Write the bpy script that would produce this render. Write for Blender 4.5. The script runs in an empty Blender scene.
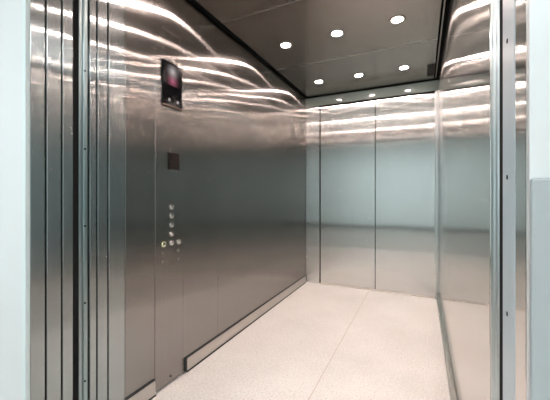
import bpy, bmesh, math, random
from mathutils import Vector, Matrix
random.seed(4)
C = bpy.context.scene.collection
PI = math.pi
TURN = 0.25
XL, XR = -1.323, 0.161          # inner faces of the car side walls
YB, YF = 3.67, 1.048            # back wall, front edge of the left wall lining
H = 2.326                       # ceiling height
LAND = 0.625                    # face of the landing wall

# ------------------------------------------------------------------ materials
def new_mat(name):
    m = bpy.data.materials.new(name); m.use_nodes = True
    nt = m.node_tree
    for n in list(nt.nodes): nt.nodes.remove(n)
    out = nt.nodes.new('ShaderNodeOutputMaterial')
    return m, nt, out

def N(nt, t, **kw):
    n = nt.nodes.new(t)
    for k, v in kw.items():
        if k in n.inputs.keys(): n.inputs[k].default_value = v
        else: setattr(n, k, v)
    return n

def steel(name, color, rough=0.19, aniso=0.87, wide=0.26, wide_rough=0.27, wave=0.0012, brush=(1, 1, 1)):
    """vertically brushed sheet steel: reflections stay sharp along the brushing and spread across it"""
    m, nt, out = new_mat(name); L = nt.links
    geo = N(nt, 'ShaderNodeNewGeometry')
    mp = N(nt, 'ShaderNodeMapping'); L.new(geo.outputs['Position'], mp.inputs['Vector'])
    mp.inputs['Scale'].default_value = (160, 160, 1.2)
    grain = N(nt, 'ShaderNodeTexNoise', Scale=1.0, Detail=3.0); L.new(mp.outputs[0], grain.inputs['Vector'])
    ramp = N(nt, 'ShaderNodeMix', data_type='RGBA')
    c = color
    ramp.inputs[6].default_value = (c[0]*.93, c[1]*.93, c[2]*.93, 1)
    ramp.inputs[7].default_value = (min(1, c[0]*1.07), min(1, c[1]*1.07), min(1, c[2]*1.07), 1)
    L.new(grain.outputs['Fac'], ramp.inputs[0])
    # sheet metal is never quite flat
    big = N(nt, 'ShaderNodeTexNoise', Scale=1.7, Detail=1.0); L.new(geo.outputs['Position'], big.inputs['Vector'])
    bump = N(nt, 'ShaderNodeBump', Strength=1.0, Distance=wave * 4)
    L.new(big.outputs['Fac'], bump.inputs['Height'])
    tan = N(nt, 'ShaderNodeCombineXYZ'); tan.inputs[2].default_value = 1.0
    g1 = N(nt, 'ShaderNodeBsdfAnisotropic', Roughness=rough, Anisotropy=aniso)
    g2 = N(nt, 'ShaderNodeBsdfAnisotropic', Roughness=wide_rough, Anisotropy=0.5)
    for g in (g1, g2):
        L.new(ramp.outputs[2], g.inputs['Color']); L.new(bump.outputs[0], g.inputs['Normal']); L.new(tan.outputs[0], g.inputs['Tangent'])
    mx = N(nt, 'ShaderNodeMixShader'); mx.inputs[0].default_value = wide
    L.new(g1.outputs[0], mx.inputs[1]); L.new(g2.outputs[0], mx.inputs[2]); L.new(mx.outputs[0], out.inputs['Surface'])
    return m

def metallic(name, color, rough, aniso, wave=.0007):
    m, nt, out = new_mat(name); L = nt.links
    geo = N(nt, 'ShaderNodeNewGeometry')
    big = N(nt, 'ShaderNodeTexNoise', Scale=1.7, Detail=1.0); L.new(geo.outputs['Position'], big.inputs['Vector'])
    bump = N(nt, 'ShaderNodeBump', Strength=1.0, Distance=wave * 4); L.new(big.outputs['Fac'], bump.inputs['Height'])
    tan = N(nt, 'ShaderNodeCombineXYZ'); tan.inputs[2].default_value = 1.0
    mx = N(nt, 'ShaderNodeMixShader'); mx.inputs[0].default_value = .33
    for k, ro in ((1, rough * .32), (2, rough)):
        b = N(nt, 'ShaderNodeBsdfMetallic', Roughness=ro, Anisotropy=aniso, Rotation=TURN)
        b.inputs['Base Color'].default_value = color + (1,); b.inputs['Edge Tint'].default_value = (.95, .95, .95, 1)
        L.new(tan.outputs[0], b.inputs['Tangent']); L.new(bump.outputs[0], b.inputs['Normal']); L.new(b.outputs[0], mx.inputs[k])
    L.new(mx.outputs[0], out.inputs['Surface'])
    return m

def pbr(name, color, rough=0.5, metal=0.0, spec=0.5, noise=0.0, nscale=40, emit=None, estr=0):
    m, nt, out = new_mat(name); L = nt.links
    b = N(nt, 'ShaderNodeBsdfPrincipled')
    b.inputs['Roughness'].default_value = rough; b.inputs['Metallic'].default_value = metal
    b.inputs['Specular IOR Level'].default_value = spec
    geo = N(nt, 'ShaderNodeNewGeometry')
    tx = N(nt, 'ShaderNodeTexNoise', Scale=nscale, Detail=3.0); L.new(geo.outputs['Position'], tx.inputs['Vector'])
    mx = N(nt, 'ShaderNodeMix', data_type='RGBA')
    mx.inputs[6].default_value = tuple(v * (1 - noise) for v in color) + (1,)
    mx.inputs[7].default_value = tuple(min(1, v * (1 + noise)) for v in color) + (1,)
    L.new(tx.outputs['Fac'], mx.inputs[0]); L.new(mx.outputs[2], b.inputs['Base Color'])
    if emit:
        b.inputs['Emission Color'].default_value = emit + (1,); b.inputs['Emission Strength'].default_value = estr
    L.new(b.outputs[0], out.inputs['Surface'])
    return m

def emission(name, color, s):
    m, nt, out = new_mat(name)
    e = N(nt, 'ShaderNodeEmission', Color=color + (1,), Strength=s)
    nt.links.new(e.outputs[0], out.inputs['Surface'])
    return m

def floor_mat():
    m, nt, out = new_mat('speckled beige floor'); L = nt.links
    b = N(nt, 'ShaderNodeBsdfPrincipled'); b.inputs['Roughness'].default_value = 0.42
    geo = N(nt, 'ShaderNodeNewGeometry')
    def noise(sc, det=2.0):
        t = N(nt, 'ShaderNodeTexNoise', Scale=sc, Detail=det); L.new(geo.outputs['Position'], t.inputs['Vector']); return t
    def mix(f, a, c):
        x = N(nt, 'ShaderNodeMix', data_type='RGBA')
        L.new(f, x.inputs[0])
        for s, v in ((6, a), (7, c)):
            if isinstance(v, tuple): x.inputs[s].default_value = v + (1,)
            else: L.new(v, x.inputs[s])
        return x.outputs[2]
    def rng(v, a, c):
        r = N(nt, 'ShaderNodeMapRange'); L.new(v, r.inputs[0]); r.inputs[1].default_value = a; r.inputs[2].default_value = c
        return r.outputs[0]
    base = mix(rng(noise(2.2, 4).outputs['Fac'], .3, .7), (.56, .525, .50), (.655, .62, .595))
    sp1 = mix(rng(noise(95, 2).outputs['Fac'], .55, .68), base, (.46, .42, .39))
    sp2 = mix(rng(noise(120, 2).outputs['Fac'], .58, .68), sp1, (.78, .75, .725))
    # welded seam between the two floor sheets
    sx = N(nt, 'ShaderNodeSeparateXYZ'); L.new(geo.outputs['Position'], sx.inputs[0])
    d = N(nt, 'ShaderNodeMath', operation='SUBTRACT'); L.new(sx.outputs[0], d.inputs[0]); d.inputs[1].default_value = SEAM_X
    a = N(nt, 'ShaderNodeMath', operation='ABSOLUTE'); L.new(d.outputs[0], a.inputs[0])
    l = rng(a.outputs[0], .0045, .0015)
    col = mix(l, sp2, (.46, .385, .33))
    L.new(col, b.inputs['Base Color']); L.new(b.outputs[0], out.inputs['Surface'])
    return m

def screen_mat(cy, cz):
    """the lit picture on the small display: a pale shape over a pink one on black"""
    m, nt, out = new_mat('display picture'); L = nt.links
    geo = N(nt, 'ShaderNodeNewGeometry')
    def blob(y, z, r, sy=1.0):
        mp = N(nt, 'ShaderNodeMapping'); L.new(geo.outputs['Position'], mp.inputs['Vector'])
        mp.vector_type = 'POINT'; mp.inputs['Location'].default_value = (0, -y * sy / r, -z / r); mp.inputs['Scale'].default_value = (0, sy / r, 1 / r)
        g = N(nt, 'ShaderNodeTexGradient', gradient_type='QUADRATIC_SPHERE'); L.new(mp.outputs[0], g.inputs[0])
        return g.outputs['Fac']
    def mix(f, a, c):
        x = N(nt, 'ShaderNodeMix', data_type='RGBA'); L.new(f, x.inputs[0])
        for s, v in ((6, a), (7, c)):
            if isinstance(v, tuple): x.inputs[s].default_value = v + (1,)
            else: L.new(v, x.inputs[s])
        return x.outputs[2]
    c = mix(blob(cy + .006, cz - .032, .062), (.006, .004, .005), (.55, .14, .24))
    c = mix(blob(cy + .006, cz + .022, .060), c, (.62, .57, .57))
    b = N(nt, 'ShaderNodeBsdfPrincipled', Roughness=0.15)
    b.inputs['Base Color'].default_value = (.004, .004, .004, 1); b.inputs['Specular IOR Level'].default_value = .12
    L.new(c, b.inputs['Emission Color']); b.inputs['Emission Strength'].default_value = .8
    L.new(b.outputs[0], out.inputs['Surface'])
    return m

def zof(x, y):   # floor coordinate of a photo point, for the seam
    f, px = 307.0, 275.0
    a = math.atan((px - x) / f) + math.atan2(147, f); r = 1 / math.cos(math.atan((px - x) / f))
    t = 1.1 / ((y - 195) / f)
    return -math.sin(a) * r * t, math.cos(a) * r * t
SEAM_X = -0.55

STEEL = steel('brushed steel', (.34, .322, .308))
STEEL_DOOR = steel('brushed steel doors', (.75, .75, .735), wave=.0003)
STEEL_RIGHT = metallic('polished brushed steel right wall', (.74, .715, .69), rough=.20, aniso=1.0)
HEADER = pbr('grey green enamel header', (.27, .305, .28), rough=.06, spec=.8)
STEEL_JAMB = steel('brushed steel jamb', (.44, .465, .465))
ALU_DARK = steel('dull teal aluminium post', (.40, .47, .47), rough=.33, aniso=.6, wide=.5, wide_rough=.45)
ALU = steel('satin aluminium post', (.72, .75, .75), rough=.33, aniso=.6, wide=.5, wide_rough=.45)
KICK = steel('steel kick plate', (.60, .57, .54), rough=.3, aniso=.5, wide=.4)
SKIRT = pbr('dull dark steel skirting', (.34, .34, .31), rough=.32, metal=1.0, noise=.15, nscale=9)
CEIL = pbr('brown grey ceiling steel', (.50, .45, .415), rough=.24, metal=1.0, noise=.03, nscale=6)
CEIL_SEAM = pbr('ceiling joint strip', (.55, .52, .49), rough=.35, metal=1.0)
DARK = pbr('shadow gap black', (.012, .012, .012), rough=.9, spec=.1)
DARKG = pbr('dark joint gasket', (.03, .034, .034), rough=.7, spec=.2)
BLACK = pbr('black display glass', (.004, .004, .005), rough=.12, spec=.15)
CHROME = pbr('polished steel button', (.78, .76, .73), rough=.22, metal=1.0)
RINGY = pbr('yellow button ring', (.50, .47, .22), rough=.4, metal=.3)
READER = pbr('brown black reader plastic', (.016, .011, .010), rough=.35, spec=.2)
READERW = pbr('reader window', (.022, .015, .014), rough=.3, spec=.2)
KEYM = pbr('key switch barrel', (.30, .28, .26), rough=.35, metal=1.0)
HOLE = pbr('key slot', (.01, .01, .01), rough=.8)
SCREW = pbr('dark screw head', (.03, .03, .035), rough=.45, metal=.6)
ICON = pbr('pale icon', (.22, .24, .26), rough=.5, emit=(.75, .8, .9), estr=.08)
WHITE = pbr('white landing wall paint', (.76, .835, .845), rough=.55, noise=.012, nscale=5)
FRONT_WHITE = pbr('white satin entrance wall paint', (.63, .625, .625), rough=.4, noise=.012, nscale=5)
WHITE_TRIM = pbr('pale painted trim', (.60, .66, .66), rough=.4, noise=.01)
PALE = pbr('pale grey painted steel strip', (.47, .53, .57), rough=.4, noise=.01)
VENT = pbr('dark vent grille', (.06, .05, .045), rough=.5, metal=.5)
LFLOOR = pbr('landing floor', (.36, .33, .30), rough=.35, noise=.08, nscale=3)
LBASE = pbr('landing dark skirting', (.13, .14, .145), rough=.5)
LCEIL = pbr('landing ceiling paint', (.80, .82, .82), rough=.8)
FLOOR = floor_mat()
LAMP = emission('warm lamp', (1.0, .81, .74), 190)
RIM = pbr('lamp rim', (.62, .59, .56), rough=.25, metal=1.0)
FILL_LIGHT = emission('added cool white fill light', (.91, .985, 1.0), 62)

# ------------------------------------------------------------------ helpers
def finish(bm, name, mat, parent=None, origin=None, smooth=False):
    if origin is None:
        vs = [v.co for v in bm.verts]
        lo = Vector([min(v[i] for v in vs) for i in range(3)]); hi = Vector([max(v[i] for v in vs) for i in range(3)])
        origin = Vector(((lo.x + hi.x) / 2, (lo.y + hi.y) / 2, lo.z))
    origin = Vector(origin)
    for v in bm.verts: v.co -= origin
    bmesh.ops.recalc_face_normals(bm, faces=bm.faces[:])
    me = bpy.data.meshes.new(name); bm.to_mesh(me); bm.free()
    if smooth:
        for p in me.polygons: p.use_smooth = True
    me.materials.append(mat)
    o = bpy.data.objects.new(name, me); C.objects.link(o)
    if parent is not None:
        o.parent = parent
        pw = world_loc(parent)
        o.location = origin - pw
    else: o.location = origin
    return o

def world_loc(o):
    v = Vector(o.location)
    while o.parent: o = o.parent; v += Vector(o.location)
    return v

def add_box(bm, x0, x1, y0, y1, z0, z1, bevel=0, seg=2):
    r = bmesh.ops.create_cube(bm, size=1.0)
    vs = r['verts']
    for v in vs:
        v.co = Vector((x0 + (v.co.x + .5) * (x1 - x0), y0 + (v.co.y + .5) * (y1 - y0), z0 + (v.co.z + .5) * (z1 - z0)))
    if bevel:
        es = list({e for v in vs for e in v.link_edges})
        bmesh.ops.bevel(bm, geom=es, offset=bevel, segments=seg, affect='EDGES', profile=.5)

def box(name, x0, x1, y0, y1, z0, z1, mat, parent=None, bevel=0, seg=2):
    bm = bmesh.new(); add_box(bm, x0, x1, y0, y1, z0, z1, bevel, seg)
    return finish(bm, name, mat, parent)

def add_lathe(bm, prof, center, axis='Z', n=24):
    """prof = [(radius, offset along axis)]"""
    rings = []
    for r, h in prof:
        ring = []
        for k in range(n):
            a = 2 * PI * k / n; u, v = r * math.cos(a), r * math.sin(a)
            if axis == 'Z': p = (u, v, h)
            elif axis == 'X': p = (h, u, v)
            else: p = (u, h, v)
            ring.append(bm.verts.new(Vector(center) + Vector(p)))
        rings.append(ring)
    for a, b in zip(rings, rings[1:]):
        for k in range(n):
            bm.faces.new((a[k], a[(k + 1) % n], b[(k + 1) % n], b[k]))
    return rings

def lathe(name, prof, center, mat, parent=None, axis='Z', n=24, cap=(False, True), origin=None):
    bm = bmesh.new(); rings = add_lathe(bm, prof, center, axis, n)
    if cap[0]: bm.faces.new(rings[0])
    if cap[1]: bm.faces.new(rings[-1])
    return finish(bm, name, mat, parent, origin or center, smooth=False)

def empty(name, loc):
    o = bpy.data.objects.new(name, None); C.objects.link(o); o.location = loc; o.empty_display_size = .05
    return o

def tag(o, label=None, cat=None, group=None, kind=None):
    if label: o['label'] = label
    if cat: o['category'] = cat
    if group: o['group'] = group
    if kind: o['kind'] = kind
    return o
def struct(o, label=None, cat=None): return tag(o, label, cat, None, 'structure')

# ------------------------------------------------------------------ lift car: floor
struct(box('floor', XL - .04, XR + .04, .83, YB + .10, -.06, 0, FLOOR), 'speckled beige lift car floor with one faint lengthwise seam', 'floor')

# ------------------------------------------------------------------ left wall lining
wl = struct(box('wall_left', XL - .06, XL - .022, .96, YB + .06, .0, H + .10, DARKG), 'brushed steel left wall lining of the lift car', 'wall')
G = .0008
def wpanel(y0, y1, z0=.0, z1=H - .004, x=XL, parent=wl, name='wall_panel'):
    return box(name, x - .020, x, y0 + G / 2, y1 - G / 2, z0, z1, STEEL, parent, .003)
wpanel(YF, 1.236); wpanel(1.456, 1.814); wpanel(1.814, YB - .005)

# car operating panel
cp = empty('control_panel', (XL, 1.346, .005))
tag(cp, 'full-height brushed steel lift control panel with black display and round buttons', 'control panel')
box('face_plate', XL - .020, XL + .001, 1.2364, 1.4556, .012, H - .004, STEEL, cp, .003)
dp = box('display', XL + .001, XL + .010, 1.280, 1.438, 1.607, 1.868, BLACK, cp, .003)
dp['label'] = 'black glass display'
box('screen', XL + .010, XL + .0108, 1.292, 1.428, 1.735, 1.857, screen_mat(1.352, 1.795), dp)
for yy in (1.333, 1.400):
    lathe('icon', [(.0085, 0), (.0085, .0006)], (XL + .010, yy, 1.650), ICON, dp, 'X', 16)
box('lower_strip', XL + .010, XL + .0106, 1.284, 1.434, 1.611, 1.618, pbr('brown strip', (.12, .08, .06), rough=.3, metal=.6), dp)
# engraved certificate outline above the display
bm = bmesh.new()
a, b, c, d, t = 1.290, 1.428, 1.885, 2.048, .004
add_box(bm, XL + .001, XL + .0022, a, a + t, c, d); add_box(bm, XL + .001, XL + .0022, b - t, b, c, d)
add_box(bm, XL + .001, XL + .0022, a + t, b - t, d - t, d); add_box(bm, XL + .001, XL + .0022, a + t, b - t, c, c + t)
finish(bm, 'plate_outline', CHROME, cp)
cr = box('card_reader', XL + .001, XL + .012, 1.333, 1.413, 1.247, 1.347, READER, cp, .004)
cr['label'] = 'dark card reader'
box('reader_window', XL + .012, XL + .0126, 1.350, 1.396, 1.285, 1.335, READERW, cr)
def button(y, z, ring):
    o = lathe('button', [(.0125, 0), (.0125, .004), (.0115, .0055), (.006, .0068), (.001, .007)], (XL + .002, y, z), CHROME, cp, 'X', 20)
    lathe('button_ring', [(.0165, -.001), (.0165, .0022), (.0155, .003), (.0130, .003), (.0130, .001)], (XL + .002, y, z), ring, o, 'X', 20, cap=(False, False))
    return o
for z in (1.032, .980, .927, .874, .821): button(1.359, z, CHROME)
b = button(1.298, .820, RINGY); b['label'] = 'round button with yellow ring'
button(1.417, .820, CHROME)
for y, z in ((1.290, .769), (1.290, .719), (1.413, .767), (1.413, .715)):
    k = lathe('key_switch', [(.009, 0), (.009, .0025), (.0075, .0035), (.001, .0035)], (XL + .001, y, z), KEYM, cp, 'X', 18)
    box('key_slot', XL + .0045, XL + .005, y - .0012, y + .0012, z - .005, z + .005, HOLE, k)
lathe('screw', [(.006, 0), (.006, .002), (.001, .003)], (XL + .001, 1.352, .045), SCREW, cp, 'X', 14)

# skirting plates on the left wall
def skirting(y0, y1, endcap, name, label):
    bm = bmesh.new(); add_box(bm, XL, XL + .010, y0, y1, .008, .086, .002)
    s = struct(finish(bm, name, KICK), label, 'skirting')
    box('top_joint', XL, XL + .0085, y0, y1,   .0855, .091, DARKG, s)
    box('floor_joint', XL, XL + .0125, y0, y1, 0.0005, .011, DARKG, s)
    if endcap: box('end_cap', XL + .001, XL + .013, y0 - .020, y0, .012, .092, DARKG, s, .004)
    return s
skirting(1.482, YB - .03, True, 'baseboard_left', 'long steel skirting plate with dark end cap along the left wall')
skirting(YF, 1.232, False, 'baseboard_left.001', 'short steel skirting plate under the front left wall panel')

# ------------------------------------------------------------------ right wall
wr = struct(box('wall_right', XR + .022, XR + .06, .96, YB + .06, 0, H + .10, DARKG), 'brushed steel right wall lining of the lift car', 'wall')
box('wall_panel', XR, XR + .020, .974, 2.30, 0, H - .004, STEEL_RIGHT, wr, .0022)
box('wall_panel', XR, XR + .020, 2.303, YB - .005, 0, H - .004, STEEL_RIGHT, wr, .0022)
s = struct(box('baseboard_right', XR - .024, XR, 1.00, YB - .02, .006, .075, SKIRT, None, .003), 'steel skirting strip along the right wall', 'skirting')
box('floor_joint', XR - .022, XR, 1.00, YB - .02, .0005, .0065, DARKG, s)

# ------------------------------------------------------------------ back wall: return, header, two door leaves
wb = struct(box('wall_back', XL, -1.150, YB, YB + .045, 0, 2.205, STEEL_DOOR, None, .002), 'narrow brushed steel return with header over the rear doors', 'wall')
box('header_panel', XL, XR, YB - .002, YB + .045, 2.208, H - .012, HEADER, wb, .002).rotation_euler.x = math.radians(4.0)
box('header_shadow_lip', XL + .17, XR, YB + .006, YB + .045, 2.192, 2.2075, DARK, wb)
box('backing', XL - .05, XR + .05, YB + .075, YB + .10, 0, H + .10, DARKG, wb)
d1 = struct(box('door_1', -1.138, -.490, YB + .020, YB + .050, .012, 2.20, STEEL_DOOR, None, .002), 'left leaf of the closed rear sliding doors', 'lift door')
box('edge_gasket', -1.150, -1.138, YB + .030, YB + .055, .0, 2.20, DARK, d1)
d2 = struct(box('door_2', -.482, .128, YB + .012, YB + .042, .012, 2.20, STEEL_DOOR, None, .002), 'right leaf of the closed rear sliding doors', 'lift door')
box('leading_edge', -.4898, -.4822, YB + .024, YB + .046, .012, 2.20, DARKG, d2)
struct(box('trim_1', .126, XR - .001, YB - .016, YB + .03, 0, 2.205, ALU, None, .006, 3), 'bright vertical corner post between rear doors and right wall', 'post')
struct(box('trim_2', -1.14, .126, YB - .004, YB + .05, .0005, .009, pbr('bright sill', (.72, .66, .60), rough=.35, metal=.6), None, .002), 'thin pale sill strip under the rear doors', 'sill')

# ------------------------------------------------------------------ ceiling
cl = struct(box('ceiling', XL - .05, XR + .05, .88, YB + .09, H + .055, H + .09, DARK), 'brown grey steel ceiling of three panels in the lift car', 'ceiling')
CX0, CX1 = XL + .036, .112
for y0, y1 in ((.90, 1.81), (1.81, 2.725), (2.725, 3.642)):
    box('ceiling_panel', CX0, CX1, y0 + .0015, y1 - .0015, H, H + .03, CEIL, cl, .002)
for y in (1.81, 2.725): box('joint_strip', CX0, CX1, y - .003, y + .003, H - .0015, H + .001, CEIL_SEAM, cl)
box('edge_rail', .128, .136, .90, YB, H + .012, H + .03, CEIL_SEAM, cl)

# nine recessed downlights
LX = {'left': -1.005, 'middle': -.582, 'right': -.156}
LY = {'row nearest the rear doors': 3.20, 'second row from the rear doors': 2.303, 'row just inside the car entrance': 1.406}
SPOT_W = 11
def make_lamp():
    r = empty('ceiling_downlight', (0, 0, H))
    lathe('trim_ring', [(.054, 0), (.054, -.003), (.051, -.005), (.040, -.005), (.036, -.002), (.036, 0)], (0, 0, H), RIM, r, 'Z', 32, cap=(False, False))
    lathe('lens', [(.036, 0), (.036, -.003), (.031, -.0055), (.017, -.0075), (.001, -.008)], (0, 0, H), LAMP, r, 'Z', 32)
    ld = bpy.data.lights.new('beam', 'SPOT'); ld.energy = SPOT_W; ld.color = (1.0, .90, .83)
    ld.spot_size = math.radians(88); ld.spot_blend = 1.0; ld.shadow_soft_size = .03
    lo = bpy.data.objects.new('beam', ld); C.objects.link(lo); lo.parent = r; lo.location = (0, 0, -.06)
    return r
proto = make_lamp(); first = True
for row, y in LY.items():
    for side, x in LX.items():
        if first: o = proto; first = False
        else:
            o = proto.copy(); C.objects.link(o)
            for ch in list(proto.children):
                q = ch.copy(); C.objects.link(q); q.parent = o
        o.location = (x, y, H)
        tag(o, 'round lit ceiling downlight, %s lamp of the %s' % (side, row), 'downlight', 'recessed downlights in the car ceiling')

v = empty('ceiling_vent', (.082, 3.37, H - .006))
tag(v, 'small dark rectangular vent in the ceiling corner above the rear doors', 'vent')
box('frame', .045, .110, 3.215, 3.52, H - .005, H, VENT, v, .002)
for k in range(6):
    y = 3.24 + k * .05
    box('slat', .052, .103, y, y + .022, H - .008, H - .005, DARKG, v)

# ------------------------------------------------------------------ entrance, left side
ZD = 2.20
def strip(name, y0, y1, mat, label, cat, back=.60, z1=ZD):
    return struct(box(name, XL - back, XL, y0, y1, 0, z1, mat, None, .002), label, cat)
g = .0035
struct(box('trim_3', XL - .02, XL + .002, LAND - .001, .640, 0, ZD + .02, WHITE_TRIM, None, .002), 'pale painted edge trim of the left landing wall', 'trim')
strip('trim_4', .641, .694 - g, STEEL_JAMB, 'brushed steel entrance reveal beside the left white wall', 'door frame', .05)
strip('door_3', .694 + g, .753 - g, STEEL_JAMB, 'open landing door leaf edge next to the left entrance reveal', 'lift door')
strip('door_4', .753 + g, .797, STEEL_JAMB, 'open landing door leaf edge beside the left dark gap', 'lift door')
struct(box('trim_5', XL - .055, XL - .012, .640, .797, 0, ZD, DARK), 'dark joints between the left landing door leaves', 'joint')
bm = bmesh.new()
add_box(bm, XL - .10, XL - .004, .822, .8415, 0, ZD, .006, 3); add_box(bm, XL - .10, XL, .842, .861, 0, ZD, .004, 3)
p = struct(finish(bm, 'trim_6', ALU_DARK), 'teal grey screwed post beside the left dark gap', 'post')
for z in (1.64, 1.30, .965, .63, .29):
    lathe('screw', [(.0045, -.001), (.0045, .0015), (.001, .0025)], (XL, .848, z), SCREW, p, 'X', 14)
strip('door_5', .870, .903 - g, STEEL_JAMB, 'narrow open car door leaf edge beside the left screwed post', 'lift door')
strip('door_6', .903 + g, .957 - g, STEEL_JAMB, 'wider open car door leaf edge beside the left car return', 'lift door')
struct(box('trim_7', XL - .055, XL - .012, .8615, .957, 0, ZD, DARK), 'dark joints between the left car door leaves', 'joint')
struct(box('trim_8', XL - .02, XL + .0008, .957 + g, YF - .0015, 0, H - .004, STEEL_JAMB, None, .0025), 'brushed steel front return beside the open car doors', 'wall panel')

# ------------------------------------------------------------------ entrance, right side
struct(box('trim_9', XR, XR + .05, .661, .729, 0, ZD, STEEL_RIGHT, None, .002), 'reflective steel entrance reveal beside the right white wall', 'door frame')
p = struct(box('trim_10', XR - .001, XR + .05, .730, .827, 0, ZD, PALE, None, .003), 'pale blue grey screwed strip on the right entrance side', 'door frame')
for z in (1.42, 1.137, .853, .57, .285):
    lathe('screw', [(.0050, .001), (.0050, -.0012), (.001, -.002)], (XR - .001, .784, z), SCREW, p, 'X', 14)
bm = bmesh.new()
for y0, y1, dx, bv in ((.862, .872, .010, .003), (.873, .900, -.002, .007), (.901, .914, .004, .003), (.915, .946, -.003, .008), (.947, .971, .003, .004)):
    add_box(bm, XR + dx, XR + .05, y0, y1, 0, H - .004, bv, 3)
add_box(bm, XR + .012, XR + .05, .862, .970, 0, H - .006)
struct(finish(bm, 'trim_11', ALU), 'pale ribbed metal post at the front end of the right wall', 'post')

struct(box('shade_strip_right', XR + .0003, XR + .05, .8275, .8615, 0, ZD, DARK), 'black filler strip for the unlit running gap on the right entrance side', 'gap')  # black box put in for the shade inside the open gap
struct(box('shade_strip_left', XL - .10, XL - .001, .7975, .8215, 0, ZD, DARK), 'black filler strip for the unlit running gap on the left entrance side', 'gap')  # left gap filled with black too, in place of its shade
# header over the entrance
struct(box('trim_12', XL - .6, XR + .05, .641, .797, ZD, H + .12, STEEL_JAMB), 'steel landing header over the entrance', 'door frame')
struct(box('trim_13', XL - .02, XR + .05, .857, .96, ZD + .02, H + .06, STEEL_JAMB), 'steel car header over the entrance', 'door frame')
# sills
struct(box('trim_14', XL - .6, XR + .05, LAND, .800, -.06, 0.0, KICK), 'metal landing sill at the entrance', 'sill')

# ------------------------------------------------------------------ landing
LX0, LX1, LY0, LH = -3.6, 2.3, -3.04, 2.75
struct(box('wall_front_left', LX0, XL - .0202, LAND, .639, 0, LH, FRONT_WHITE), 'white painted landing wall left of the lift entrance', 'wall')
struct(box('wall_front_right', XR + .0005, LX1, .645, .660, 0, LH, FRONT_WHITE), 'white painted landing wall right of the lift entrance', 'wall')
w = struct(box('trim_17', XR + .0008, LX1, .637, .6455, 0, 1.128, pbr('pale blue grey lower plate', (.36, .375, .38), rough=.4, noise=.01), None, .004, 3), 'pale blue grey plate over the lower part of the white wall right of the entrance', 'wall cladding')  # added plate that turns the lower wall greyer
struct(box('wall_front_top', XL - .001, XR + .0005, LAND, .639, ZD + .02, LH, FRONT_WHITE), 'white landing wall above the lift entrance', 'wall')
struct(box('wall_corridor', LX0 - .05, LX1 + .05, LY0 - .05, LY0, 0, LH, WHITE), 'white landing wall facing the lift entrance', 'wall')
struct(box('wall_corridor_left', LX0 - .05, LX0, LY0, LAND, 0, LH, WHITE), 'white end wall of the landing on the left', 'wall')
struct(box('wall_corridor_right', LX1, LX1 + .05, LY0, LAND, 0, LH, WHITE), 'white end wall of the landing on the right', 'wall')
struct(box('floor.001', LX0, LX1, LY0, LAND, -.06, 0, LFLOOR), 'warm grey landing floor outside the lift', 'floor')
struct(box('ceiling.001', LX0, LX1, LY0, LAND, LH, LH + .05, LCEIL), 'white landing ceiling outside the lift', 'ceiling')
struct(box('baseboard_corridor', LX0, LX1, LY0, LY0 + .015, 0, .14, LBASE), 'dark skirting of the landing wall facing the lift', 'skirting')
def fill_luminaire(x, y, label):  # unseen lights added so the rear doors reflect a bright landing
    r = empty('fill_panel', (x, y, LH - .04))
    tag(r, label, 'ceiling light', 'added landing lights')
    box('housing', x - .62, x + .62, y - .17, y + .17, LH - .03, LH, WHITE_TRIM, r, .004)
    box('fill_diffuser', x - .59, x + .59, y - .14, y + .14, LH - .035, LH - .03, FILL_LIGHT, r)
fill_luminaire(-2.1, -1.2, 'added unseen ceiling light over the landing on the left of the lift entrance')
fill_luminaire(.6, -1.2, 'added unseen ceiling light over the landing on the right of the lift entrance')

# ------------------------------------------------------------------ world, camera
w = bpy.data.worlds.new('World'); bpy.context.scene.world = w; w.use_nodes = True
bg = w.node_tree.nodes.get('Background'); bg.inputs[0].default_value = (0, 0, 0, 1); bg.inputs[1].default_value = 0

cam = bpy.data.cameras.new('camera'); co = bpy.data.objects.new('camera', cam); C.objects.link(co)
co.location = (0, 0, 1.1); co.rotation_euler = (PI / 2, 0, math.atan2(147, 307))
cam.sensor_width = 36; cam.lens = 307 / 550 * 36; cam.shift_y = -5 / 550; cam.clip_start = .02
sc = bpy.context.scene; sc.camera = co
sc.view_settings.view_transform = 'Standard'; sc.view_settings.look = 'None'
sc.view_settings.gamma = 1; sc.view_settings.use_curve_mapping = False; sc.view_settings.exposure = 0
sc.cycles.use_denoising = True
sc.cycles.max_bounces = 14; sc.cycles.glossy_bounces = 10; sc.cycles.diffuse_bounces = 5
sc.cycles.sample_clamp_indirect = 60; sc.cycles.caustics_reflective = True; sc.cycles.blur_glossy = 0
